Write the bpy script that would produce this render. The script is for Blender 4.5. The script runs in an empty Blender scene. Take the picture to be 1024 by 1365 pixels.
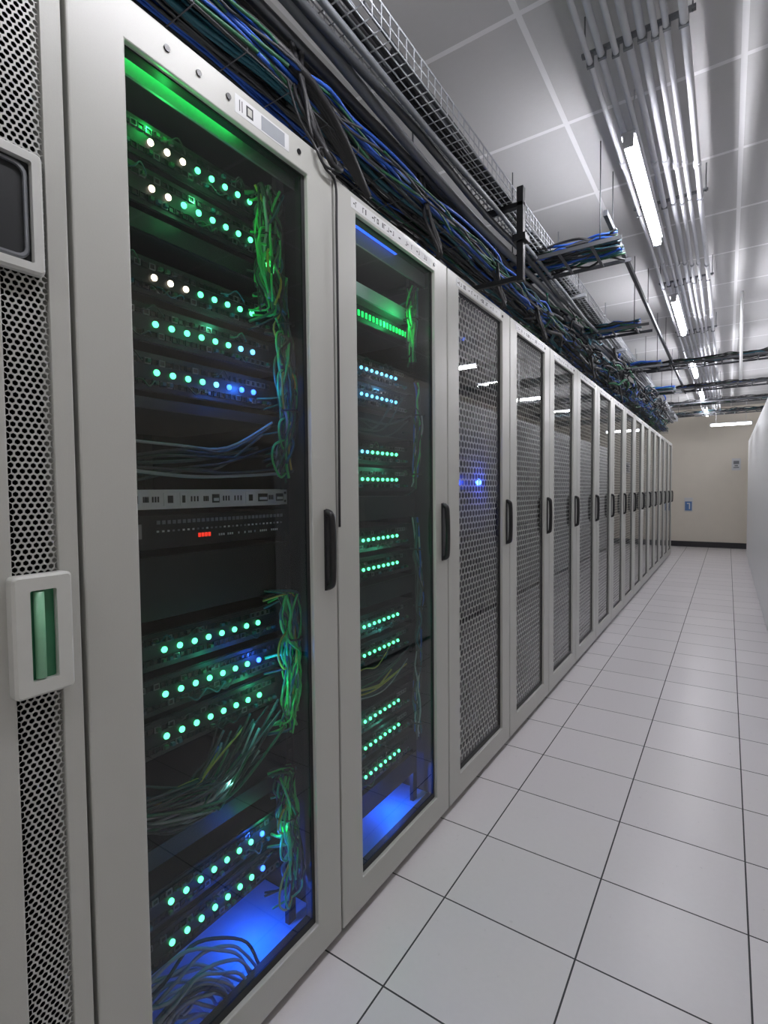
import bpy, math, random
from mathutils import Vector, Matrix
random.seed(7)
H = 1.3
XF = -0.91; Y0 = 0.443; P = 0.69; CH = 2.155
col = bpy.context.scene.collection
bpy.context.scene.view_settings.view_transform = 'Standard'

# ------------------------------------------------------------ materials
def new_mat(name):
    m = bpy.data.materials.new(name); m.use_nodes = True
    nt = m.node_tree
    for n in list(nt.nodes): nt.nodes.remove(n)
    out = nt.nodes.new('ShaderNodeOutputMaterial')
    return m, nt, out

def mat(name, c, rough=0.5, metal=0.0, emis=None, strength=0.0, var=0.06, scale=30.0, bump=0.0):
    m, nt, out = new_mat(name)
    b = nt.nodes.new('ShaderNodeBsdfPrincipled')
    nt.links.new(b.outputs[0], out.inputs[0])
    tc = nt.nodes.new('ShaderNodeTexCoord')
    nz = nt.nodes.new('ShaderNodeTexNoise'); nz.inputs['Scale'].default_value = scale
    nz.inputs['Detail'].default_value = 4
    nt.links.new(tc.outputs['Object'], nz.inputs['Vector'])
    mx = nt.nodes.new('ShaderNodeMixRGB')
    mx.inputs[1].default_value = (*[x*(1-var) for x in c], 1)
    mx.inputs[2].default_value = (*[min(1, x*(1+var)) for x in c], 1)
    nt.links.new(nz.outputs['Fac'], mx.inputs[0])
    nt.links.new(mx.outputs[0], b.inputs['Base Color'])
    b.inputs['Roughness'].default_value = rough
    b.inputs['Metallic'].default_value = metal
    if bump:
        bp = nt.nodes.new('ShaderNodeBump'); bp.inputs['Strength'].default_value = bump
        bp.inputs['Distance'].default_value = 0.002
        nt.links.new(nz.outputs['Fac'], bp.inputs['Height'])
        nt.links.new(bp.outputs[0], b.inputs['Normal'])
    if emis:
        b.inputs['Emission Color'].default_value = (*emis, 1)
        b.inputs['Emission Strength'].default_value = strength
    return m

def glass_mat(name, tint=(0.92, 0.94, 0.94), rough=0.015, ior=1.5):
    m, nt, out = new_mat(name)
    fr = nt.nodes.new('ShaderNodeFresnel'); fr.inputs['IOR'].default_value = ior
    tr = nt.nodes.new('ShaderNodeBsdfTransparent'); tr.inputs[0].default_value = (*tint, 1)
    gl = nt.nodes.new('ShaderNodeBsdfGlossy'); gl.inputs['Roughness'].default_value = rough
    gl.inputs[0].default_value = (1, 1, 1, 1)
    mx = nt.nodes.new('ShaderNodeMixShader')
    nt.links.new(fr.outputs[0], mx.inputs[0]); nt.links.new(tr.outputs[0], mx.inputs[1])
    nt.links.new(gl.outputs[0], mx.inputs[2]); nt.links.new(mx.outputs[0], out.inputs[0])
    return m

def grid_mat(name, base, line, px, py, x0, y0, w, rough, rough_line, var=0.05, bump=0.3, cell_var=0.05, nscale=60):
    m, nt, out = new_mat(name)
    N = nt.nodes.new; L = nt.links.new
    b = N('ShaderNodeBsdfPrincipled'); L(b.outputs[0], out.inputs[0])
    g = N('ShaderNodeNewGeometry'); sp = N('ShaderNodeSeparateXYZ'); L(g.outputs['Position'], sp.inputs[0])
    def M(op, a, bb=None):
        n = N('ShaderNodeMath'); n.operation = op
        for i, v in enumerate((a, bb)):
            if v is None: continue
            if isinstance(v, (int, float)): n.inputs[i].default_value = v
            else: L(v, n.inputs[i])
        return n.outputs[0]
    ds = []; fl = []
    for o, p, s in ((sp.outputs[0], px, x0), (sp.outputs[1], py, y0)):
        t = M('DIVIDE', M('SUBTRACT', o, s), p)
        f = M('FRACT', t); fl.append(M('FLOOR', t))
        ds.append(M('MULTIPLY', M('MINIMUM', f, M('SUBTRACT', 1.0, f)), p))
    d = M('MINIMUM', ds[0], ds[1])
    mask = M('LESS_THAN', d, w)
    cv = N('ShaderNodeCombineXYZ'); L(fl[0], cv.inputs[0]); L(fl[1], cv.inputs[1])
    wn = N('ShaderNodeTexWhiteNoise'); wn.noise_dimensions = '2D'; L(cv.outputs[0], wn.inputs['Vector'])
    nz = N('ShaderNodeTexNoise'); nz.inputs['Scale'].default_value = nscale; nz.inputs['Detail'].default_value = 5
    L(g.outputs['Position'], nz.inputs['Vector'])
    f1 = M('ADD', M('MULTIPLY', wn.outputs['Value'], cell_var), M('MULTIPLY', nz.outputs['Fac'], var))
    k = M('ADD', f1, 1 - (cell_var + var) / 2)
    vm = N('ShaderNodeVectorMath'); vm.operation = 'SCALE'; vm.inputs[0].default_value = base
    L(k, vm.inputs['Scale'])
    mx = N('ShaderNodeMixRGB'); L(mask, mx.inputs[0]); L(vm.outputs[0], mx.inputs[1])
    mx.inputs[2].default_value = (*line, 1); L(mx.outputs[0], b.inputs['Base Color'])
    rr = M('ADD', M('MULTIPLY', mask, rough_line - rough), M('ADD', M('MULTIPLY', nz.outputs['Fac'], 0.12), rough - 0.06))
    L(rr, b.inputs['Roughness'])
    bp = N('ShaderNodeBump'); bp.inputs['Strength'].default_value = bump; bp.inputs['Distance'].default_value = 0.002
    L(M('ADD', M('SUBTRACT', 1.0, mask), M('MULTIPLY', nz.outputs['Fac'], 0.25)), bp.inputs['Height'])
    L(bp.outputs[0], b.inputs['Normal'])
    return m

M_paint = mat('cabinet_grey_paint', (0.47, 0.475, 0.445), 0.34, 0.0, var=0.03, scale=300, bump=0.05)
M_paint2 = mat('cabinet_white_paint', (0.88, 0.89, 0.9), 0.4, 0, var=0.02)
M_black = mat('matte_black_metal', (0.012, 0.013, 0.015), 0.45, 0.3)
M_dark = mat('interior_black', (0.014, 0.016, 0.018), 0.6, 0.2)
M_face = mat('gunmetal_front', (0.02, 0.023, 0.026), 0.4, 0.5)
M_port = mat('port_black_plastic', (0.006, 0.006, 0.007), 0.3)
M_rim = mat('port_metal_rim', (0.22, 0.23, 0.24), 0.3, 0.9)
M_silver = mat('silver_metal', (0.62, 0.63, 0.64), 0.35, 0.3)
M_mesh = mat('perforated_steel', (0.9, 0.9, 0.88), 0.35, 0.0, var=0.03)
M_mesh2 = mat('grey_perforated_steel', (0.45, 0.46, 0.44), 0.4, 0.1, var=0.03)
M_handle = mat('handle_black_plastic', (0.01, 0.01, 0.012), 0.3)
M_label = mat('paper_label', (0.66, 0.67, 0.68), 0.5, var=0.02)
M_ink = mat('ink_black', (0.02, 0.02, 0.025), 0.6)
M_glass = glass_mat('door_glass')
M_gglass = mat('green_glass', (0.04, 0.2, 0.1), 0.12, 0)
M_rubber = mat('rubber_gasket', (0.01, 0.011, 0.013), 0.5)
M_wall = mat('cream_wall', (0.76, 0.71, 0.62), 0.7, var=0.03, scale=6)
M_wallL = mat('beige_back_wall', (0.4, 0.39, 0.35), 0.8, var=0.04, scale=4)
M_base = mat('baseboard_dark', (0.03, 0.03, 0.035), 0.5)
M_floor = grid_mat('floor_tiles', (0.72, 0.695, 0.71), (0.05, 0.05, 0.055), 0.402, 0.354, 0.069, 0.019, 0.0024, 0.30, 0.8, cell_var=0.06)
M_ceil = grid_mat('ceiling_tiles', (0.55, 0.55, 0.56), (0.78, 0.78, 0.8), 0.69, 0.68, 0.03, 2.58 - 0.68 * 4, 0.011, 0.95, 0.8, cell_var=0.05, bump=0.5, nscale=40)
M_pipe = mat('grey_conduit', (0.6, 0.61, 0.66), 0.7, 0.0)
M_tray = mat('zinc_wire', (0.4, 0.42, 0.45), 0.5, 0.2)
M_strut = mat('grey_strut', (0.2, 0.21, 0.23), 0.6, 0.1)
M_dstrut = mat('dark_strut', (0.07, 0.075, 0.085), 0.6, 0.1)
M_lamp = mat('fluorescent_tube', (1, 1, 1), 0.5, emis=(0.97, 0.955, 1.0), strength=72, var=0)
M_lamp2 = mat('dim_fluorescent_tube', (1, 1, 1), 0.5, emis=(0.94, 0.95, 1.0), strength=14, var=0)
M_lamphouse = mat('lamp_housing_white', (0.45, 0.46, 0.5), 0.6)
def led(name, c, s): return mat(name, c, 0.3, emis=c, strength=s, var=0)
L_green = led('led_green', (0.09, 1.0, 0.36), 3.8)
L_white = led('led_warm_white', (1.0, 0.82, 0.6), 5)
L_blue = led('led_blue', (0.03, 0.13, 1.0), 6)
L_cyan = led('led_cyan', (0.15, 0.6, 1.0), 3)
L_red = led('led_red', (1.0, 0.04, 0.02), 0.9)
L_gbar = led('green_port_light', (0.02, 1.0, 0.2), 1.0)
L_gtop = led('green_top_strip', (0.02, 1.0, 0.14), 11)
L_bbar = led('blue_strip', (0.01, 0.1, 1.0), 1.5)
C_green = mat('cable_green', (0.05, 0.5, 0.13), 0.45)
C_dgreen = mat('cable_dark_green', (0.015, 0.1, 0.045), 0.45)
C_yel = mat('cable_yellow', (0.5, 0.36, 0.06), 0.4)
C_grey = mat('cable_grey', (0.3, 0.32, 0.35), 0.45)
C_dgrey = mat('cable_charcoal', (0.04, 0.044, 0.05), 0.55)
C_mgrey = mat('cable_mid_grey', (0.14, 0.15, 0.165), 0.5)
C_blk = mat('cable_black', (0.012, 0.012, 0.014), 0.5)
C_blue = mat('cable_blue', (0.012, 0.08, 0.42), 0.5)
C_teal = mat('cable_teal', (0.01, 0.09, 0.13), 0.5)
C_white = mat('cable_pale_blue', (0.5, 0.6, 0.8), 0.4)

# ------------------------------------------------------------ mesh builder
class MB:
    def __init__(s): s.v = []; s.f = []; s.m = []; s.sm = []
    def face(s, idx, mi=0, smooth=False): s.f.append(idx); s.m.append(mi); s.sm.append(smooth)
    def box(s, x0, x1, y0, y1, z0, z1, mi=0):
        b = len(s.v)
        for x in (x0, x1):
            for y in (y0, y1):
                for z in (z0, z1): s.v.append((x, y, z))
        for q in ((0,1,3,2),(4,6,7,5),(0,4,5,1),(2,3,7,6),(0,2,6,4),(1,5,7,3)):
            s.face([b+i for i in q], mi)
    def quad(s, pts, mi=0):
        b = len(s.v); s.v += list(pts); s.face(list(range(b, b+len(pts))), mi)
    def ring(s, x0, x1, oy0, oy1, oz0, oz1, iy0, iy1, iz0, iz1, mi=0):
        b = len(s.v)
        O = [(oy0,oz0),(oy1,oz0),(oy1,oz1),(oy0,oz1)]; I = [(iy0,iz0),(iy1,iz0),(iy1,iz1),(iy0,iz1)]
        for x in (x1, x0):
            for y, z in O: s.v.append((x, y, z))
            for y, z in I: s.v.append((x, y, z))
        for i in range(4):
            j = (i+1) % 4
            s.face([b+i, b+j, b+4+j, b+4+i], mi)
            s.face([b+8+j, b+8+i, b+12+i, b+12+j], mi)
            s.face([b+8+i, b+8+j, b+j, b+i], mi)
            s.face([b+4+i, b+4+j, b+12+j, b+12+i], mi)
    def rring(s, x0, x1, y0, y1, z0, z1, w, rad, mi=0):
        def loop(y0, y1, z0, z1, r):
            o = []
            for cy, cz, a0 in ((y1-r, z1-r, 0), (y0+r, z1-r, 90), (y0+r, z0+r, 180), (y1-r, z0+r, 270)):
                for k in range(5):
                    a = math.radians(a0 + k*22.5); o.append((cy+r*math.cos(a), cz+r*math.sin(a)))
            return o
        A = loop(y0, y1, z0, z1, rad); B = loop(y0+w, y1-w, z0+w, z1-w, max(rad-w*0.5, 0.003)); n = len(A); b = len(s.v)
        e = min(0.004, (x1-x0)*0.4); A2 = loop(y0+e, y1-e, z0+e, z1-e, max(rad-e, 0.002))
        for L, x in ((A, x0), (A, x1-e), (A2, x1), (B, x1), (B, x0)):
            for y, z in L: s.v.append((x, y, z))
        for q in range(4):
            for i in range(n):
                j = (i+1) % n
                s.face([b+q*n+i, b+q*n+j, b+(q+1)*n+j, b+(q+1)*n+i], mi, False)
    def tube(s, pts, r, n=6, mi=0, cap=True, sub=0):
        pts = [Vector(p) for p in pts]
        if sub: pts = catmull(pts, sub)
        b = len(s.v); u = None
        for i, p in enumerate(pts):
            t = (pts[min(i+1, len(pts)-1)] - pts[max(i-1, 0)])
            if t.length < 1e-9: t = Vector((0, 0, 1))
            t.normalize()
            if u is None:
                a = Vector((0, 0, 1)) if abs(t.z) < 0.9 else Vector((1, 0, 0))
                u = a.cross(t).normalized()
            else:
                u = (u - t * u.dot(t))
                if u.length < 1e-6: u = Vector((0, 0, 1)).cross(t)
                u.normalize()
            w = t.cross(u)
            for k in range(n):
                a = 2*math.pi*k/n
                s.v.append(tuple(p + (u*math.cos(a) + w*math.sin(a))*r))
        for i in range(len(pts)-1):
            for k in range(n):
                k2 = (k+1) % n
                s.face([b+i*n+k, b+i*n+k2, b+(i+1)*n+k2, b+(i+1)*n+k], mi, True)
        if cap:
            s.face([b+k for k in range(n)][::-1], mi)
            e = b+(len(pts)-1)*n
            s.face([e+k for k in range(n)], mi)
    def hexmesh(s, x, y0, y1, z0, z1, p, open_=0.8, mi=0, sz=1.0):
        R = p/math.sqrt(3); dz = p*math.sqrt(3)/2*sz
        row = 0; z = z0 + R*sz
        while z + R*sz*0.5 < z1:
            y = y0 + p/2 + (p/2 if row % 2 else 0)
            while y + p/2 <= y1 + p*0.3:
                b = len(s.v)
                for rr in (R, R*open_):
                    for k in range(6):
                        a = math.pi/6 + k*math.pi/3
                        s.v.append((x, min(max(y + rr*math.cos(a), y0), y1), z + rr*math.sin(a)*sz))
                for k in range(6):
                    k2 = (k+1) % 6
                    s.face([b+k, b+k2, b+6+k2, b+6+k], mi)
                y += p
            z += dz; row += 1
    def mesh(s, name, mats):
        me = bpy.data.meshes.new(name); me.from_pydata(s.v, [], s.f)
        for m in mats: me.materials.append(m)
        me.polygons.foreach_set('material_index', s.m)
        me.polygons.foreach_set('use_smooth', s.sm)
        me.update(); return me

def catmull(p, sub):
    out = []
    for i in range(len(p)-1):
        p0 = p[max(i-1, 0)]; p1 = p[i]; p2 = p[i+1]; p3 = p[min(i+2, len(p)-1)]
        for k in range(sub):
            t = k/sub
            out.append(0.5*((2*p1) + (p2-p0)*t + (2*p0-5*p1+4*p2-p3)*t*t + (-p0+3*p1-3*p2+p3)*t**3))
    out.append(p[-1]); return out

def obj(name, me, parent=None, loc=(0, 0, 0), bevel=0, **kw):
    o = bpy.data.objects.new(name, me); col.objects.link(o); o.location = loc
    if parent: o.parent = parent
    if bevel:
        b = o.modifiers.new('bevel', 'BEVEL'); b.width = bevel; b.segments = 2; b.limit_method = 'ANGLE'
    for k, v in kw.items(): o[k] = v
    return o
def empty(name, loc, **kw):
    o = bpy.data.objects.new(name, None); col.objects.link(o); o.location = loc; o.empty_display_size = 0.1
    for k, v in kw.items(): o[k] = v
    return o

# ------------------------------------------------------------ room
ZC = 3.02
def slab(name, a, mats, **kw):
    b = MB(); b.box(*a); return obj(name, b.mesh(name, mats), kind='structure', **kw)
slab('floor', (-2.2, 2.3, -2.6, 13.4, -0.1, 0.0), [M_floor], label='pale grey square floor tiles with thin dark joints')
slab('ceiling', (-2.2, 2.3, -2.6, 13.4, ZC, ZC+0.1), [M_ceil], label='grey suspended ceiling tiles in a pale metal grid')
slab('wall_left', (-2.2, -2.1, -2.6, 13.4, 0, ZC), [M_wallL])
slab('wall_right', (2.2, 2.3, -2.6, 13.4, 0, ZC), [M_wall])
slab('wall_far', (-2.1, 2.2, 13.26, 13.4, 0, ZC), [M_wall], label='cream painted end wall')
slab('wall_back', (-2.1, 2.2, -2.6, -2.5, 0, ZC), [M_wall])
slab('baseboard_far', (-2.1, 2.2, 13.235, 13.26, 0, 0.12), [M_base])

b = MB(); b.box(0, 0.16, -0.012, 0, 0, 0.25, 0); b.box(0.03, 0.13, -0.014, -0.012, 0.13, 0.2, 1); b.box(0.03, 0.13, -0.014, -0.012, 0.05, 0.07, 1)
b.box(0.05, 0.11, -0.014, -0.012, 0.085, 0.11, 1)
obj('wall_sign', b.mesh('wall_sign', [M_label, M_strut]), loc=(0.06, 13.26, 1.66), label='small white notice with grey print on end wall', category='sign')
b = MB(); b.box(0, 0.16, -0.015, 0, 0, 0.3, 0); b.box(0.015, 0.145, -0.017, -0.015, 0.02, 0.22, 1)
b.box(0.05, 0.11, -0.019, -0.017, 0.165, 0.185, 2); b.box(0.09, 0.11, -0.019, -0.017, 0.05, 0.165, 2)
obj('wall_sign', b.mesh('wall_sign', [M_label, mat('sign_blue', (0.08, 0.18, 0.4), 0.4), M_label]), loc=(-0.8, 13.26, 0.78), label='blue and white notice on end wall', category='sign')

# ------------------------------------------------------------ cabinet meshes (local: x=0 front, y 0..P, z)
GY0, GY1, GZ0, GZ1 = 0.104, 0.587, 0.122, 2.104
def body_mesh(CH):
    b = MB()
    b.box(-0.95, -0.04, 0.003, 0.016, 0.05, CH-0.01, 0); b.box(-0.94, -0.045, 0.016, 0.022, 0.06, CH-0.02, 1)
    b.box(-0.95, -0.04, P-0.016, P-0.003, 0.05, CH-0.01, 0); b.box(-0.94, -0.045, P-0.022, P-0.016, 0.06, CH-0.02, 1)
    b.box(-0.95, -0.04, 0.016, P-0.016, CH-0.03, CH-0.01, 0); b.box(-0.94, -0.045, 0.02, P-0.02, CH-0.036, CH-0.03, 1)
    b.box(-0.95, -0.04, 0.016, P-0.016, 0.05, 0.075, 1)
    b.box(-0.955, -0.935, 0.003, P-0.003, 0.05, CH-0.01, 1)
    b.box(-0.93, -0.05, 0.02, P-0.02, 0.0, 0.05, 1)
    for y in (0.062, 0.575):
        b.box(-0.115, -0.10, y, y+0.028, 0.08, CH-0.04, 2)
        z = 0.12
        while z < CH-0.08:
            b.box(-0.1005, -0.0985, y+0.009, y+0.019, z, z+0.01, 3); z += 0.03
    for y in (0.05, 0.6):
        b.box(-0.8, -0.78, y, y+0.03, 0.08, CH-0.04, 2)
    b.box(-0.066, -0.060, 0.03, P-0.03, CH-0.088, CH-0.03, 4)  # added inner header panel, placed to catch the top strip's light
    return b.mesh('cabinet_body', [M_paint, M_dark, M_face, M_port, M_strut])
def door_mesh(CH, GZ1):
    b = MB()
    b.ring(-0.036, 0, 0.004, P-0.004, 0.03, CH, GY0, GY1, GZ0, GZ1, 0)
    return b.mesh('door_frame', [M_paint])
def trim_mesh(GZ1):
    b = MB()
    b.ring(-0.034, -0.012, GY0, GY1, GZ0, GZ1, GY0+0.004, GY1-0.012, GZ0+0.02, GZ1-0.004, 0)
    return b.mesh('door_gasket', [M_rubber])
def glass_mesh(GZ1):
    b = MB(); x = -0.014
    b.quad([(x, GY0, GZ0), (x, GY1, GZ0), (x, GY1, GZ1), (x, GY0, GZ1)])
    return b.mesh('glass_pane', [M_glass])
def grille_mesh(p, o):
    b = MB(); b.hexmesh(-0.024, GY0+0.006, GY1-0.01, GZ0+0.01, GZ1-0.006, p, o, 0)
    return b.mesh('perforated_panel', [M_mesh])
def handle_mesh():
    b = MB(); y = 0.642
    b.box(0, 0.005, y-0.010, y+0.010, 1.03, 1.25)
    pts = [(0.0, y, 1.04), (0.014, y, 1.044), (0.020, y, 1.06), (0.022, y, 1.14), (0.020, y, 1.22), (0.014, y, 1.238), (0.0, y, 1.243)]
    b.tube(pts, 0.010, 10, 0, sub=4)
    return b.mesh('handle', [M_handle])
def label_mesh(seed, y0, y1, z0=2.112, hh=0.030, plate=True, wmin=0.004, wmax=0.012):
    r = random.Random(seed); b = MB()
    if plate: b.box(0, 0.0006, y0, y1, z0, z0+hh, 0)
    y = y0 + 0.012; g0 = z0+hh*0.25; g1 = z0+hh*0.75
    while y < y1 - 0.02:
        w = r.uniform(wmin, wmax); t = r.random(); x0, x1 = 0.0006, 0.001
        if t < 0.25: b.ring(x0, x1, y, y+w, g0, g1, y+0.0018, y+w-0.0018, g0+0.003, g1-0.003, 1)
        elif t < 0.5:
            b.box(x0, x1, y, y+0.002, g0, g1, 1); b.box(x0, x1, y+0.002, y+w, g1-0.002, g1, 1)
        elif t < 0.75:
            b.box(x0, x1, y, y+w, g0, g0+0.002, 1); b.box(x0, x1, y+w-0.002, y+w, g0+0.002, g1, 1)
        else: b.box(x0, x1, y, y+w, (g0+g1)/2-0.002, (g0+g1)/2+0.002, 1)
        y += w + r.choice((0.004, 0.006, 0.02, 0.03))
    return b.mesh('label_strip', [M_label, M_ink])
def screw_mesh(y, z):
    b = MB(); b.tube([(0, y, z), (0.003, y, z)], 0.0065, 10, 0)
    return b.mesh('screw', [M_handle])
ME = dict(body=body_mesh(CH), door=door_mesh(CH, GZ1), trim=trim_mesh(GZ1), glass=glass_mesh(GZ1), grille=grille_mesh(0.031, 0.73), handle=handle_mesh())
CH0 = 2.19; GZ10 = 2.112
ME0 = dict(body=body_mesh(CH0), door=door_mesh(CH0, GZ10), trim=trim_mesh(GZ10), glass=glass_mesh(GZ10))
lab = [label_mesh(i, 0.08, 0.56) for i in range(4)]

def cabinet(k, kind):
    txt = {'glass': 'tall grey server cabinet with glass door, lit green and blue', 'mesh': 'tall grey server cabinet with perforated steel door and black handle'}[kind]
    root = empty('server_cabinet', (XF, Y0+k*P, 0), label=txt, category='server cabinet', group='row of server cabinets')
    mm = ME0 if k == 0 else ME
    obj('cabinet_body', mm['body'], root)
    d = obj('cabinet_door', mm['door'], root, bevel=0.003)
    obj('door_gasket', mm['trim'], d, label='black rubber gasket')
    obj('glass_pane', mm['glass'], d, label='clear glass door pane')
    if kind == 'mesh': obj('perforated_panel', ME['grille'], d, label='silver hexagonal perforated panel')
    obj('handle', ME['handle'], d, label='black curved pull handle')
    if k == 0:
        b = MB(); z0, z1 = 2.132, 2.172
        b.box(0, 0.0006, 0.353, 0.52, z0, z1, 0); b.box(0.0006, 0.001, 0.385, 0.405, z0+0.008, z1-0.008, 1); b.box(0.001, 0.0014, 0.389, 0.401, z0+0.012, z1-0.012, 2)
        b.box(0.0006, 0.001, 0.43, 0.505, z0+0.004, z1-0.004, 3)
        for yy in (0.365, 0.372): b.box(0.0006, 0.001, yy, yy+0.002, z0+0.008, z1-0.008, 1)
        obj('label_strip', b.mesh('label_strip', [M_label, M_ink, M_paint, C_grey]), d)
        for y in (0.188, 0.26, 0.335, 0.555): obj('screw', screw_mesh(y, 2.152), d)
    else:
        obj('label_strip', lab[k % 4], d)
        obj('screw', screw_mesh(0.585, 2.127), d)
    return root
NC = 16
for k in range(NC): cabinet(k, 'glass' if k < 2 else 'mesh')

root = empty('server_cabinet', (XF, Y0-P, 0), label='grey cabinet with narrow mesh vent strip, latch and green handle slot', category='server cabinet', group='row of server cabinets')
obj('cabinet_body', ME0['body'], root)
b = MB(); b.ring(-0.036, 0, 0.004, P-0.004, 0.03, CH0, 0.588, 0.654, 0.06, 2.13, 0)
d = obj('cabinet_door', b.mesh('vent_door', [M_paint]), root, bevel=0.003)
b = MB(); b.hexmesh(-0.006, 0.588, 0.654, 0.06, 2.13, 0.0104, 0.70, 0); obj('perforated_panel', b.mesh('vent_panel', [M_mesh2]), d, label='fine grey perforated strip')
b = MB(); b.rring(0, 0.014, 0.46, 0.645, 1.64, 1.825, 0.016, 0.008, 0); b.box(0.001, 0.003, 0.47, 0.635, 1.65, 1.815, 1)
b.rring(0.001, 0.008, 0.478, 0.626, 1.66, 1.805, 0.006, 0.016, 2)
b.tube([(0.010, 0.575, 1.675), (0.010, 0.575, 1.79)], 0.008, 10, 2)
obj('latch_box', b.mesh('latch_box', [mat('latch_pale', (0.58, 0.59, 0.57), 0.4), M_dark, M_strut]), d, label='pale squared latch frame with dark recess')
b = MB(); b.rring(0, 0.022, 0.578, 0.664, 0.985, 1.175, 0.024, 0.008, 0)
hb = obj('handle_housing', b.mesh('handle_housing', [mat('housing_plastic', (0.58, 0.59, 0.56), 0.35)]), d, label='pale plastic handle housing')
b = MB(); b.box(0.002, 0.01, 0.600, 0.642, 1.005, 1.158, 0); b.tube([(0.014, 0.617, 1.012), (0.014, 0.617, 1.148)], 0.008, 8, 1)
obj('handle_slot', b.mesh('handle_slot', [M_gglass, mat('green_grip', (0.25, 0.55, 0.34), 0.2)]), hb, label='translucent green handle insert')

# ------------------------------------------------------------ equipment
def led_mesh(name, m, r):
    b = MB()
    for i in range(5):
        a0 = -math.pi/2 + math.pi*i/5; a1 = a0 + math.pi/5
        for k in range(10):
            p0 = 2*math.pi*k/10; p1 = 2*math.pi*(k+1)/10
            q = [(r*math.cos(a)*math.cos(p)*0.8, r*math.cos(a)*math.sin(p), r*math.sin(a)) for a, p in ((a0, p0), (a0, p1), (a1, p1), (a1, p0))]
            bb = len(b.v); b.v += q; b.face([bb, bb+1, bb+2, bb+3], 0, True)
    return b.mesh(name, [m])
LM = {c: led_mesh('led_'+c, m, 0.0069) for c, m in (('g', L_green), ('w', L_white), ('b', L_blue), ('c', L_cyan))}
LM2 = {c: led_mesh('small_led_'+c, m, 0.0059) for c, m in (('g', L_green), ('w', L_white), ('b', L_blue), ('c', L_cyan))}

FX = -0.10
def switch_mesh(h=0.078, seed=0):
    r = random.Random(seed); b = MB(); y0, y1 = 0.075, 0.59
    b.box(FX-0.38, FX, y0+0.02, y1-0.02, -h/2, h/2, 0)
    b.box(FX-0.002, FX+0.004, y0, y1, -h/2+0.002, h/2-0.002, 0)
    for zc in (h*0.27, -h*0.27):
        for i in range(26):
            y = 0.1 + i*0.0165 + (0.006 if i > 12 else 0)
            b.ring(FX+0.004, FX+0.0075, y, y+0.0138, zc-0.0062, zc+0.0062, y+0.0016, y+0.0122, zc-0.0046, zc+0.0046, 1 if r.random() < 0.35 else 0)
            b.box(FX+0.004, FX+0.0046, y+0.0016, y+0.0122, zc-0.0046, zc+0.0046, 2)
            if r.random() < 0.3:
                b.box(FX+0.005, FX+0.014, y+0.003, y+0.011, zc-0.004, zc+0.003, 3 + r.randrange(3))
    return b.mesh('switch_chassis', [M_face, M_rim, M_port, C_dgreen, C_dgrey, C_teal])
SW = [switch_mesh(0.08, i) for i in range(3)]
def switch(k, z, ya, yb, pattern, small=False, grp=''):
    root = obj('network_switch', SW[random.randrange(3)], loc=(XF, Y0+k*P, z), label='black rack network switch with a row of glowing status lights', category='network switch', group=grp)
    n = len(pattern)
    for i, c in enumerate(pattern):
        y = ya + (yb-ya)*i/(n-1)
        obj('status_light', (LM2 if small else LM)[c], root, (FX+0.0075, y, 0))
    return root
def pt(name, loc, c, e, r=0.04):
    l = bpy.data.lights.new(name, 'POINT'); l.color = c; l.energy = e; l.shadow_soft_size = r
    o = bpy.data.objects.new(name, l); col.objects.link(o); o.location = loc; return o

rows0 = [(2.022, 'wwwggggg'), (1.929, 'wwgggggg'), (1.748, 'wwwggggg'), (1.652, 'ggggggcc'), (1.552, 'ggggcbbb'),
         (0.964, 'gggggggg'), (0.867, 'gggggggb'), (0.775, 'gggggggg'), (0.406, 'gggggggb'), (0.313, 'gggggggb')]
for z, p in rows0: switch(0, z, 0.209, 0.475, p, grp='switches in the first cabinet')
for z, c, e, y in ((1.97, (0.1, 1, 0.3), 0.5, 0.34), (1.86, (0.08, 1, 0.25), 0.75, 0.49), (1.70, (0.1, 1, 0.45), 0.35, 0.38), (1.56, (0.03, 0.18, 1), 1.1, 0.45), (0.9, (0.05, 0.9, 0.45), 0.35, 0.34), (0.87, (0.02, 0.12, 1), 0.7, 0.48), (0.8, (0.05, 1, 0.4), 0.5, 0.47), (0.62, (0.2, 0.6, 0.5), 0.25, 0.34), (0.42, (0.05, 1, 0.4), 0.45, 0.5), (0.40, (0.02, 0.12, 1), 0.6, 0.46)):  # LED spill points, and an added green one lighting the cable bundle
    pt('rack_glow', (XF-0.05, Y0+y, z), c, e*0.4, 0.006)
rows1 = [(1.703, 'cccccccc'), (1.618, 'cccccccc'), (1.43, 'ccgggggg'), (1.339, 'gggggggg'), (1.136, 'gggggggg'), (1.038, 'gggggggg'),
         (0.847, 'gggggggg'), (0.75, 'gggggggg'), (0.526, 'gggggggg'), (0.435, 'gggggggg'), (0.336, 'gggggggg')]
for z, p in rows1: switch(1, z, 0.25, 0.46, p, small=True, grp='switches in the second cabinet')
for z, c, e in ((1.66, (0.1, 0.5, 1), 0.3), (1.38, (0.1, 1, 0.5), 0.3), (1.09, (0.1, 1, 0.5), 0.3), (0.8, (0.1, 0.8, 0.7), 0.3), (0.45, (0.1, 0.9, 0.6), 0.3)):
    pt('rack_glow', (XF-0.05, Y0+P+0.40, z), c, e*0.4, 0.006)

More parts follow.
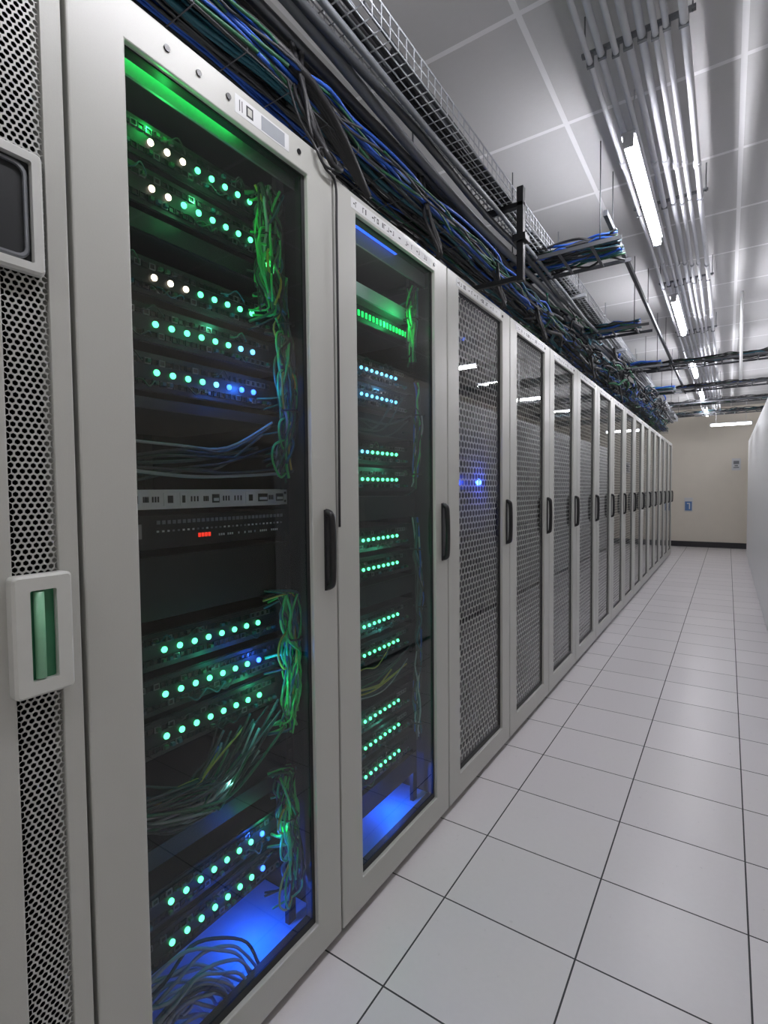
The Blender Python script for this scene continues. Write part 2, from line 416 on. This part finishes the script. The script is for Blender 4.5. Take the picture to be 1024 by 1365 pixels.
def unit(name, k, z0, z1, mats, label, cat, extra=None, bevel=0.002):
    b = MB(); b.box(FX-0.45, FX, 0.095, 0.57, z0, z1, 0); b.box(FX-0.002, FX+0.005, 0.075, 0.59, z0+0.001, z1-0.001, 1)
    for y in (0.083, 0.582):
        for z in (z0+0.01, z1-0.01): b.tube([(FX+0.005, y, z), (FX+0.007, y, z)], 0.0035, 8, 2)
    if extra: extra(b)
    return obj(name, b.mesh(name, mats), loc=(XF, Y0+k*P, 0), label=label, category=cat)
def ex(b):
    r = random.Random(3); y = 0.115
    while y < 0.56:
        w = r.uniform(0.014, 0.034); t = r.random()
        if t < 0.4:
            b.box(FX+0.005, FX+0.0065, y, y+w, 1.276, 1.296, 2); b.box(FX+0.0065, FX+0.008, y+0.003, y+w-0.003, 1.28, 1.287, 3)
        elif t < 0.7:
            b.box(FX+0.005, FX+0.0065, y, y+w, 1.272, 1.30, 3); b.box(FX+0.0065, FX+0.008, y+w*0.3, y+w*0.7, 1.278, 1.294, 2)
        else:
            for j in range(3): b.box(FX+0.005, FX+0.0065, y+j*w/3, y+j*w/3+0.003, 1.28, 1.292, 2)
        y += w + r.uniform(0.004, 0.012)
unit('patch_panel', 0, 1.265, 1.307, [M_silver, M_silver, M_port, M_label], 'silver patch panel with labelled ports', 'patch panel', ex)
def ex(b):
    r = random.Random(4)
    for i in range(30):
        b.box(FX+0.005, FX+0.007, 0.20+i*0.0125, 0.208+i*0.0125, 1.233, 1.241, 3)
        b.box(FX+0.005, FX+0.0065, 0.20+i*0.0125, 0.205+i*0.0125, 1.216, 1.220, 5 if r.random() < 0.6 else 3)
        if r.random() < 0.5: b.box(FX+0.005, FX+0.0065, 0.36+i*0.0065, 0.363+i*0.0065, 1.198, 1.203, 5)
    b.box(FX+0.005, FX+0.008, 0.115, 0.165, 1.205, 1.235, 4)
dv = unit('console_unit', 0, 1.18, 1.252, [M_black, M_black, M_port, M_strut, M_rim, M_label], 'black rack console with small red display', 'rack server', ex)
b = MB()
for yy in (0.303, 0.312, 0.321, 0.330): b.box(FX+0.005, FX+0.007, yy, yy+0.006, 1.199, 1.208)
obj('red_display', b.mesh('red_display', [L_red]), dv, label='glowing red digit display')
unit('blank_panel', 0, 1.03, 1.165, [M_black, M_black, M_port], 'plain black rack blanking panel', 'blanking panel')
DS = 'plain dark metal rack server'
unit('rack_server', 0, 1.835, 1.875, [M_dark, M_face, M_port], DS, 'rack server')
unit('cable_manager', 0, 1.475, 1.5, [M_dark, M_face, M_port], 'thin black horizontal cable manager', 'cable manager')
unit('rack_shelf', 0, 0.50, 0.545, [M_black, M_face, M_port], 'long black metal rack shelf', 'rack shelf')
unit('rack_server', 1, 1.93, 1.975, [M_silver, M_silver, M_port], 'thin silver metal rack unit', 'rack server')
pt('shelf_fill', (XF-0.05, Y0+P+0.2, 1.99), (0.6, 0.9, 0.8), 0.12, 0.006)  # added point light to brighten the silver unit, no lamp there
def ex(b):
    for i in range(22): b.box(FX+0.005, FX+0.008, 0.11+i*0.021, 0.119+i*0.021, 1.868, 1.886, 3)
unit('patch_panel', 1, 1.85, 1.905, [M_black, M_face, M_port, L_gbar], 'patch panel with glowing green ports', 'patch panel', ex)
for z0, z1 in ((1.49, 1.56), (1.2, 1.28), (0.91, 0.98), (0.6, 0.68), (0.2, 0.28)):
    unit('rack_server', 1, z0, z1, [M_dark, M_face, M_port], DS, 'rack server')
for k in (2, 3, 4):
    for z in (0.4, 0.75, 1.1, 1.45, 1.75): unit('rack_server', k, z, z+0.13, [M_dark, M_face, M_port], 'dark rack server behind perforated door', 'rack server')
o = unit('rack_server', 2, 1.3, 1.37, [M_dark, M_face, M_port], 'rack server with bright blue light', 'rack server')
bl = led_mesh('led_big_blue', led('led_blue_bright', (0.05, 0.16, 1), 12), 0.017)
obj('status_light', bl, o, (-0.045, 0.40, 1.335), label='bright blue light'); pt('rack_glow', (XF-0.05, Y0+2*P+0.37, 1.335), (0.02, 0.06, 1), 0.9, 0.006)
o = unit('rack_server', 2, 1.95, 2.01, [M_dark, M_face, M_port], 'rack server with small blue light', 'rack server')
obj('status_light', LM['b'], o, (FX+0.0075, 0.35, 1.98))

def strip(k, z, m, nm, txt, x=-0.07, ya=0.07, yb=0.6):
    b = MB(); b.box(x-0.01, x, ya, yb, z-0.005, z+0.005, 0)
    obj(nm, b.mesh(nm, [m]), loc=(XF, Y0+k*P, 0), label=txt, category='strip light')
strip(0, CH0-0.045, L_gtop, 'green_strip_light', 'green glowing strip inside cabinet top', x=-0.044, ya=0.06, yb=0.4)
strip(1, CH-0.042, led('blue_top', (0.02, 0.12, 1), 1.6), 'blue_strip_light', 'blue glowing strip inside cabinet top', x=-0.044, ya=0.06, yb=0.4)
strip(0, 0.085, L_bbar, 'blue_strip_light', 'blue glowing strip inside cabinet base', x=-0.06)
strip(1, 0.085, L_bbar, 'blue_strip_light', 'blue glowing strip inside cabinet base', x=-0.06)
pt('green_glow', (XF-0.06, Y0+0.22, 2.07), (0.03, 1, 0.15), 0.22, 0.006)
pt('green_glow', (XF-0.05, Y0+P+0.45, 1.9), (0.03, 1, 0.25), 0.3, 0.006)
M_btray = mat('pale_tray', (0.5, 0.53, 0.6), 0.45, 0.0)
for k in (0, 1):
    pt('blue_glow', (XF-0.14, Y0+k*P+0.48, 0.17), (0.008, 0.11, 1), 1.5, 0.006)
    b = MB(); b.box(-0.6, -0.045, 0.03, P-0.03, 0.076, 0.082, 0)
    obj('base_tray', b.mesh('base_tray', [M_btray]), loc=(XF, Y0+k*P, 0), label='pale metal tray in cabinet base lit blue', category='tray')

# ------------------------------------------------------------ cables in cabinets
CM = [C_green, C_dgreen, C_yel, C_grey, C_dgrey, C_teal, C_blk, C_blue, C_white]
def rnd(a, c): return random.uniform(a, c)
def vbundle(k, z0, z1, yc, xc, n, spread, r, wts, label, side=0.2, sway=0.014, loops=0):
    b = MB()
    for i in range(n):
        a = rnd(0, 6.28); pts = []; m = random.choices(range(len(CM)), wts)[0]
        za = z1 - (rnd(0, 0.2) if random.random() < 0.3 else 0); zb = z0 + (rnd(0, 0.2) if random.random() < 0.3 else 0)
        zz = za
        while zz > zb:
            a += rnd(-1.5, 1.5); s = spread*rnd(0.2, 1.25)
            pts.append((min(xc + s*0.6*math.cos(a), -0.022), min(yc + s*math.sin(a) + sway*math.sin(zz*9), 0.6), zz)); zz -= rnd(0.035, 0.075)
        if len(pts) < 2: continue
        if random.random() < side:
            zt = pts[0][2]; pts.insert(0, (FX+0.01, yc-rnd(0.03, 0.06), zt+rnd(-0.03, 0.02)))
        if random.random() < side: pts.append((FX+0.01, yc-rnd(0.03, 0.07), pts[-1][2]-rnd(0, 0.04)))
        b.tube(pts, r*rnd(0.7, 1.25), 6, m, sub=4)
    for i in range(loops):
        z = rnd(z0+0.1, z1-0.05); hh = rnd(0.05, 0.12); m = random.choice((0, 0, 1, 0, 2)); o = rnd(0.02, 0.06)
        b.tube([(xc, yc, z), (xc+0.02, yc-o, z-hh*0.2), (xc+0.025, yc-o*1.2, z-hh*0.6), (xc+0.01, yc-o*0.5, z-hh), (xc, yc, z-hh*0.9)], r*0.9, 6, m, sub=5)
    zz = z1 - 0.12
    while zz > z0+0.05:
        b.tube([(xc+0.028*math.cos(t*0.785), yc+spread*0.9*math.sin(t*0.785)+ sway*math.sin(zz*9), zz) for t in range(9)], 0.003, 5, 6); zz -= 0.22
    obj('cable_bundle', b.mesh('cable_bundle', CM), loc=(XF, Y0+k*P, 0), label=label, category='cables', kind='stuff')
W_g = [7, 6, 1, 1, 4, 3, 5, 0, 0]; W_d = [1, 2, 0, 2, 4, 1, 4, 1, 0]
vbundle(0, 1.74, 2.05, 0.51, -0.055, 34, 0.036, 0.0034, W_g, 'tangled green patch cables tied in a vertical bundle', loops=10)
vbundle(0, 1.32, 1.85, 0.545, -0.055, 36, 0.026, 0.0033, W_g, 'tangled green and dark patch cables hanging down', loops=8)
vbundle(0, 0.66, 1.03, 0.545, -0.055, 32, 0.03, 0.0033, W_g, 'green and black patch cables hanging in a bundle', loops=8)
vbundle(0, 0.2, 0.56, 0.54, -0.055, 30, 0.032, 0.0033, W_g, 'green patch cables hanging in a bundle', loops=8)
vbundle(1, 1.75, 2.04, 0.53, -0.06, 14, 0.028, 0.0038, W_g, 'green patch cables in a bundle', loops=5)
vbundle(1, 1.3, 1.7, 0.55, -0.06, 12, 0.02, 0.003, W_d, 'dark patch cables in a bundle')
vbundle(1, 0.35, 1.2, 0.555, -0.06, 12, 0.018, 0.003, W_d, 'dark patch cables in a bundle')
def patchleads(k, rows, n, wts, label, yb=0.52):
    b = MB()
    for z in rows:
        for i in range(n):
            y = 0.12 + rnd(0, 0.36); s = random.choice((1, -1)); zz = z + s*0.021; m = random.choices(range(len(CM)), wts)[0]
            L = rnd(0.03, 0.09); y2 = y+L*random.choice((1, -1)); y2 = min(max(y2, 0.11), 0.53)
            b.tube([(FX+0.006, y, zz), (FX+0.018, y+(y2-y)*0.2, zz), (FX+0.02, (y+y2)/2, z+s*0.034), (FX+0.018, y2-(y2-y)*0.2, zz), (FX+0.006, y2, zz)], 0.0016, 5, m, sub=4)
    obj('patch_cable', b.mesh('patch_leads', CM), loc=(XF, Y0+k*P, 0), label=label, category='cables', kind='stuff')
patchleads(0, [r[0] for r in rows0], 4, [0, 2, 0, 0, 4, 3, 8, 0, 0], 'thin dark patch leads looping between switch ports')
patchleads(1, [r[0] for r in rows1], 4, [0, 2, 0, 0, 4, 3, 8, 0, 0], 'thin dark patch leads looping between switch ports')
def droop(k, z, dz, n, wts, label, r=0.004, y0=0.1, y1=0.53, ev=0.2):
    b = MB()
    for i in range(n):
        m = random.choices(range(len(CM)), wts)[0]; zz = z + rnd(-0.03, 0.04); x = -0.06+rnd(-0.03, 0.025)
        a = rnd(-0.02, 0.05); ye = y1 - rnd(0, ev)
        b.tube([(x-0.03, y0+a, zz+rnd(-0.05, 0)), (x, y0+0.1+rnd(0, 0.08), zz-dz*rnd(0.5, 1.2)), (x, (y0+ye)/2+0.05, zz-dz*rnd(0.3, 1.0)), (x-0.01, ye, zz+rnd(-0.02, 0.08))], r*rnd(0.7, 1.2), 6, m, sub=5)
    obj('cable_loop', b.mesh('cable_loop', CM), loc=(XF, Y0+k*P, 0), label=label, category='cables', kind='stuff')
droop(0, 1.385, 0.02, 9, [0, 0, 0, 3, 6, 0, 2, 0, 0], 'loose grey cables across an empty rack bay', r=0.0038, ev=0.05)
droop(0, 0.66, 0.06, 44, [0, 2, 1, 2, 7, 1, 9, 1, 0], 'drooping bunch of dark cables', r=0.0032, ev=0.2)
droop(1, 0.69, 0.03, 8, [0, 1, 4, 2, 2, 0, 2, 0, 0], 'drooping yellow and dark cables', r=0.003)
droop(1, 1.56, 0.06, 5, [0, 0, 1, 2, 4, 0, 3, 0, 0], 'grey cables looping across rack', r=0.003)
b = MB()
for i in range(24):
    R = rnd(0.07, 0.2); cy = 0.22+rnd(-0.035, 0.035); x = -0.055 + rnd(-0.03, 0.025); ph = rnd(-1.2, -0.7)
    b.tube([(x + rnd(-0.01, 0.01), cy + R*math.sin(t*0.42+ph)*rnd(0.95, 1.1), 0.088 + R*rnd(0.95, 1.1)*max(math.cos(t*0.42-0.6), 0)) for t in range(0, 7)], 0.004, 6, random.choice((3, 8, 3, 3, 4)), sub=4)
obj('cable_coil', b.mesh('cable_coil', CM), loc=(XF, Y0, 0), label='messy coil of pale grey cables lit blue in cabinet base', category='cables', kind='stuff')

# ------------------------------------------------------------ right hand row of plain cabinets
b = MB(); b.box(0.03, 0.9, 0.003, P-0.003, 0.04, 2.17, 0); b.box(0.05, 0.88, 0.02, P-0.02, 0, 0.04, 1)
rb = b.mesh('plain_body', [M_paint2, M_black])
b = MB(); b.box(0, 0.028, 0.002, P-0.002, 0.03, 2.17, 0); rd = b.mesh('plain_door', [M_paint2])
for i in range(13):
    r_ = empty('storage_cabinet', (0.31, 3.0+i*P, 0), label='tall plain white metal equipment cabinet', category='cabinet', group='row of white cabinets')
    obj('cabinet_body', rb, r_); obj('cabinet_door', rd, r_, bevel=0.001)

# ------------------------------------------------------------ lamps
def lamp(loc, length, along='y', tm=None):
    r_ = empty('ceiling_light', loc, label='linear fluorescent batten light glowing cool white', category='ceiling light', group='fluorescent ceiling lights')
    b = MB(); L2 = length
    b.box(-0.028, 0.028, 0, L2, 0.024, 0.036, 0)
    b.box(-0.02, 0.02, 0, 0.02, -0.02, 0.024, 0); b.box(-0.02, 0.02, L2-0.02, L2, -0.02, 0.024, 0)
    obj('lamp_housing', b.mesh('lamp_housing', [M_lamphouse]), r_, bevel=0.002)
    b = MB(); b.tube([(0, 0.02, 0), (0, L2-0.02, 0)], 0.021, 12, 0); obj('lamp_tube', b.mesh('lamp_tube', [tm or M_lamp]), r_)
    for y in (0.15*L2, 0.85*L2):
        b = MB(); b.tube([(0, y, 0.036), (0, y, ZC-loc[2])], 0.003, 6, 0)
        obj('hanger', b.mesh('lamp_hanger', [M_pipe]), r_)
    if along == 'x': r_.rotation_euler = (0, 0, -math.pi/2)
for y in (-1.95, 0.2, 2.37, 4.5, 6.75, 8.9, 11.0): lamp((-0.361, y, H+1.42), 1.07)
lamp((-0.31, 12.0, H+1.21), 0.68, 'x', M_lamp2)
for y in (5.7, 6.8, 8.3, 10.0): lamp((0.6, y, H+1.45), 0.5, 'x')

# ------------------------------------------------------------ conduits
PX = [(-0.44, 1.545, 0.010), (-0.40, 1.56, 0.012), (-0.355, 1.545, 0.010), (-0.315, 1.555, 0.013), (-0.27, 1.56, 0.013), (-0.23, 1.545, 0.010), (-0.195, 1.56, 0.010), (-0.145, 1.55, 0.013)]
for i, (x, z, r) in enumerate(PX):
    b = MB(); pts = []
    y = -2.4
    while y < 12.4: pts.append((x+rnd(-0.006, 0.006), y, H+z+rnd(-0.004, 0.004))); y += 1.2
    pts.append((x, 12.5, H+z)); b.tube(pts, r, 10)
    for y in (1.4, 2.75, 4.1, 5.4, 6.8, 8.2): b.tube([(x, y-0.02+i*0.03, H+z), (x, y+0.02+i*0.03, H+z)], r*1.3, 10)
    obj('conduit_pipe', b.mesh('conduit_pipe', [M_pipe]), label='straight galvanised electrical conduit under the ceiling', category='pipe', group='ceiling conduits')
for y in (0.2, 2.05, 3.3, 4.6, 6.1, 7.7, 9.2, 10.7):
    b = MB(); b.box(-0.47, -0.11, y-0.01, y+0.01, H+1.577, H+1.587, 0)
    for x in (-0.46, -0.12): b.tube([(x, y, H+1.57), (x, y, ZC)], 0.003, 6, 0)
    for x, z, r in PX: b.box(x-r-0.002, x+r+0.002, y-0.006, y+0.006, H+z-r-0.002, H+1.578, 0)
    obj('pipe_bracket', b.mesh('pipe_bracket', [M_strut]), label='grey strut bracket hung from rods holding conduits', category='bracket', group='conduit brackets')

# ------------------------------------------------------------ overhead trays
def basket(x0, x1, y0, y1, z, h, dy=0.06, nl=5, r=0.0026):
    b = MB()
    for i in range(nl+1):
        x = x0 + (x1-x0)*i/nl; b.tube([(x, y0, z), (x, y1, z)], r, 4)
    for x in (x0, x1):
        for q in (0.5, 1.0): b.tube([(x, y0, z+h*q), (x, y1, z+h*q)], r*(1.3 if q == 1 else 1), 4)
    y = y0
    while y < y1:
        b.tube([(x0, y, z+h), (x0, y, z), (x1, y, z), (x1, y, z+h)], r, 4); y += dy
    return b
b = basket(-0.95, -0.82, -1.5, 11.5, H+1.28, 0.07, dy=0.045)
for y in (0.9, 3.6, 5.2, 7.1, 8.7, 10.3):
    b.box(-0.98, -0.79, y-0.015, y+0.015, H+1.255, H+1.275)
    b.tube([(-0.97, y, H+1.26), (-0.97, y, ZC)], 0.004, 6)
tr = obj('wire_basket_tray', b.mesh('wire_basket_tray', [M_tray]), label='long silver wire basket cable tray above cabinets', category='cable tray')
b = MB(); b.box(-0.80, -0.77, 2.29, 2.32, H+0.93, H+1.34); b.box(-0.815, -0.755, 2.275, 2.335, H+1.1, H+1.13); b.box(-0.96, -0.77, 2.29, 2.32, H+1.255, H+1.275)
b.box(-1.15, -0.80, 2.295, 2.315, H+0.935, H+0.955)
obj('support_bracket', b.mesh('support_bracket', [M_black]), tr, bevel=0.002, label='black vertical support bracket')
b = basket(-1.16, -0.98, -1.5, 11.5, H+1.06, 0.05, 0.15, 3, r=0.002)
for y in (0.4, 2.0, 3.6, 5.2, 6.8, 8.4, 10.0):
    b.tube([(-1.16, y, H+1.06), (-1.16, y, ZC)], 0.004, 6)
obj('wire_basket_tray', b.mesh('wire_basket_tray', [M_dstrut]), label='lower wire basket tray carrying blue cables', category='cable tray')

def run(xs, zs, n, y0, y1, r0, wts, label, wob=0.03, step=0.45):
    b = MB()
    for i in range(n):
        x = rnd(*xs); z = rnd(*zs); y = y0 + rnd(0, 1.5)
        while y < y1:
            m = random.choices(range(len(CM)), wts)[0]; L = rnd(1.2, 3.0); pts = []; ye = min(y+L, y1)
            while y < ye:
                pts.append((x+rnd(-wob, wob), y, z+rnd(-wob, wob)*0.7)); y += step*rnd(0.7, 1.3)
            if len(pts) > 1: b.tube(pts, r0*rnd(0.7, 1.3), 6, m, sub=3)
    obj('cable_bundle', b.mesh('cable_run', CM), label=label, category='cables', kind='stuff')
run((-1.14, -0.98), (H+1.07, H+1.14), 70, -1.4, 11.3, 0.005, [0, 3, 0, 0, 6, 6, 9, 6, 0], 'blue and teal data cables in overhead tray', wob=0.013, step=0.2)
run((-0.99, -0.95), (H+1.07, H+1.12), 10, -1.4, 11.3, 0.0045, [0, 3, 0, 0, 5, 4, 6, 6, 0], 'loose blue data cables hanging over cabinets', wob=0.02, step=0.16)
run((-0.94, -0.83), (H+1.29, H+1.32), 12, -1.4, 11.3, 0.008, [0, 0, 0, 1, 6, 0, 5, 0, 0], 'grey power cables in wire basket', wob=0.01, step=0.4)
def tangle(x0, x1, y0, y1, z0, z1, n, wts, label):
    b = MB()
    for i in range(n):
        m = random.choices(range(len(CM)), wts)[0]; p = [rnd(x0, x1), rnd(y0, y1), rnd(z0, z1)]; pts = []
        for j in range(7):
            pts.append(tuple(p))
            p = [min(max(p[0]+rnd(-0.05, 0.05), x0), x1), min(p[1]+rnd(0.0, 0.22), y1+0.3), min(max(p[2]+rnd(-0.05, 0.05), z0), z1)]
        b.tube(pts, rnd(0.004, 0.011), 7, m, sub=5)
    obj('cable_tangle', b.mesh('cable_tangle', CM), label=label, category='cables', kind='stuff')
W_t = [0, 3, 0, 0, 7, 4, 14, 3, 0]
tangle(-1.1, -0.88, 3.0, 4.4, H+1.02, H+1.22, 30, W_t, 'messy tangle of dark and blue cables under trays')
tangle(-1.1, -0.80, 4.4, 6.4, H+1.02, H+1.24, 44, W_t, 'messy tangle of dark and blue cables under trays')
tangle(-1.1, -0.72, 6.4, 9.4, H+1.0, H+1.26, 60, W_t, 'messy tangle of dark and blue cables under trays')
for i, (x, z, r, m) in enumerate([(-1.0, 1.22, 0.015, C_dgrey), (-0.95, 1.235, 0.017, C_mgrey), (-0.905, 1.24, 0.013, C_dgrey), (-0.865, 1.24, 0.010, C_mgrey), (-1.08, 1.30, 0.03, C_blk)]):
    b = MB(); y = -1.4; pts = []
    while y < 11.4: pts.append((x+rnd(-0.015, 0.015), y, H+z+rnd(-0.03, 0.0))); y += 0.6
    b.tube(pts, r, 10, sub=3); obj('power_cable', b.mesh('power_cable', [m]), label='thick sheathed power cable slung under basket tray', category='cable', group='thick power cables')
def crosstray(y, x0, x1, z, w=0.2, n=14, rr=0.006, wt=(0, 3, 0, 0, 5, 6, 7, 5, 0)):
    b = MB()
    for yy in (y, y+w): b.box(x0, x1, yy-0.004, yy+0.004, z, z+0.02)
    x = x0+0.02
    while x < x1: b.box(x, x+0.014, y, y+w, z, z+0.006); x += 0.16
    for x in (x0+0.1, x1-0.1): b.tube([(x, y, z), (x, y, ZC)], 0.003, 6)
    obj('cable_ladder', b.mesh('cable_ladder', [M_dstrut]), label='dark cable ladder crossing the aisle overhead', category='cable tray')
    b = MB()
    for i in range(n):
        m = random.choices(range(len(CM)), wt)[0]; yy = y+rnd(0.02, w-0.02); zz = z+0.01+rnd(0.0, 0.05)
        pts = []; x = x0-0.1
        while x < x1-0.02: pts.append((x, yy+rnd(-0.03, 0.03), zz+rnd(-0.004, 0.025))); x += 0.09
        b.tube(pts, rr, 6, m, sub=3)
    obj('cable_bundle', b.mesh('cross_cables', CM), label='blue and dark cables lying on cable ladder', category='cables', kind='stuff')
crosstray(2.8, -1.1, -0.45, H+1.22, w=0.3, n=50, rr=0.006)
for y in (4.3, 5.8, 7.4): crosstray(y, -1.1, -0.5, H+1.2, n=26, rr=0.0065)
for y in (6.6, 8.3, 9.8, 11.3): crosstray(y, -0.9, 1.3, H+1.36, w=0.3, n=14, wt=(0, 1, 0, 0, 6, 2, 8, 1, 0))
b = MB(); b.box(-0.555, -0.535, 2.9, 9.0, H+1.40, H+1.43)
for y in (3.1, 4.6, 6.0, 7.6): b.tube([(-0.545, y, H+1.43), (-0.545, y, ZC)], 0.003, 6)
obj('strut_rail', b.mesh('strut_rail', [M_dstrut]), label='dark metal strut rail hung from ceiling', category='rail')
b = MB(); b.tube([(0.08, 5.6, H+0.95), (0.08, 5.6, ZC)], 0.012, 8)
obj('conduit_pipe', b.mesh('drop_pipe', [M_paint2]), label='short white vertical drop pipe', category='pipe')
for k in (1, 2, 3, 4, 6, 8):
    b = MB(); y = Y0+k*P-0.03
    for j in range(4):
        dx = rnd(-0.02, 0.02)
        b.tube([(-1.0+dx, y+rnd(-0.05, 0.05), H+1.2), (-0.96+dx, y-0.04, H+1.05), (-0.935, y+rnd(-0.05, 0.03), H+0.95), (-0.94, y+rnd(0, 0.06), H+0.915), (-0.98, y+0.05, CH0+0.01)], 0.006, 7, sub=5)
    obj('power_cable', b.mesh('drop_cable', [C_blk]), label='black cables dropping onto cabinet top', category='cable', group='drop cables')
ys = Y0+P
b = MB()
b.tube([(-0.99, ys-0.10, H+1.12), (-0.95, ys-0.09, H+0.98), (-0.90, ys-0.085, H+0.89), (-0.893, ys-0.06, H+0.855), (-0.893, ys-0.02, H+0.86), (-0.893, ys+0.0, H+0.885), (-0.90, ys-0.03, H+0.905), (-0.897, ys-0.075, H+0.885), (-0.895, ys-0.05, H+0.85), (-0.897, ys-0.005, H+0.83), (-0.899, ys, H+0.7), (-0.899, ys, H+0.3), (-0.902, ys, H-0.1)], 0.0035, 7, sub=6)
b.tube([(-0.99, ys-0.06, H+1.14), (-0.94, ys-0.05, H+0.98), (-0.898, ys-0.045, H+0.90), (-0.892, ys-0.02, H+0.87), (-0.897, ys+0.02, H+0.88), (-0.94, ys+0.06, H+0.93)], 0.008, 7, sub=6)
obj('power_cable', b.mesh('seam_cable', [C_blk]), label='black cable looped over cabinet corner and down the seam', category='cable')
b = MB()
for i in range(6): b.tube([(-1.12+i*0.012, 0.3, H+1.35), (-1.05, 0.7, H+1.22), (-1.0+i*0.01, 1.1, H+1.1), (-1.05, 1.5, H+1.02)], 0.012, 8, sub=5)
obj('power_cable', b.mesh('trunk_cable', [C_blk]), label='thick black cable trunk curving over cabinets', category='cable', group='drop cables')

# ------------------------------------------------------------ world & camera
w = bpy.data.worlds.new('world'); bpy.context.scene.world = w; w.use_nodes = True
w.node_tree.nodes['Background'].inputs[0].default_value = (0.5, 0.55, 0.6, 1); w.node_tree.nodes['Background'].inputs[1].default_value = 0.1
cam = bpy.data.cameras.new('camera'); co = bpy.data.objects.new('camera', cam); col.objects.link(co)
cam.sensor_fit = 'HORIZONTAL'; cam.sensor_width = 36; cam.lens = 690/1024*36; cam.clip_start = 0.02
yaw = math.radians(33.6); pit = math.radians(2.35); rho = math.radians(0.55)
s, c = math.sin(yaw), math.cos(yaw)
fwd = Vector((-s*math.cos(pit), c*math.cos(pit), -math.sin(pit))); right0 = Vector((c, s, 0)); up0 = right0.cross(fwd)
right = right0*math.cos(rho) - up0*math.sin(rho); up = up0*math.cos(rho) + right0*math.sin(rho)
co.matrix_world = Matrix(((right.x, up.x, -fwd.x, 0), (right.y, up.y, -fwd.y, 0), (right.z, up.z, -fwd.z, H), (0, 0, 0, 1)))
bpy.context.scene.camera = co
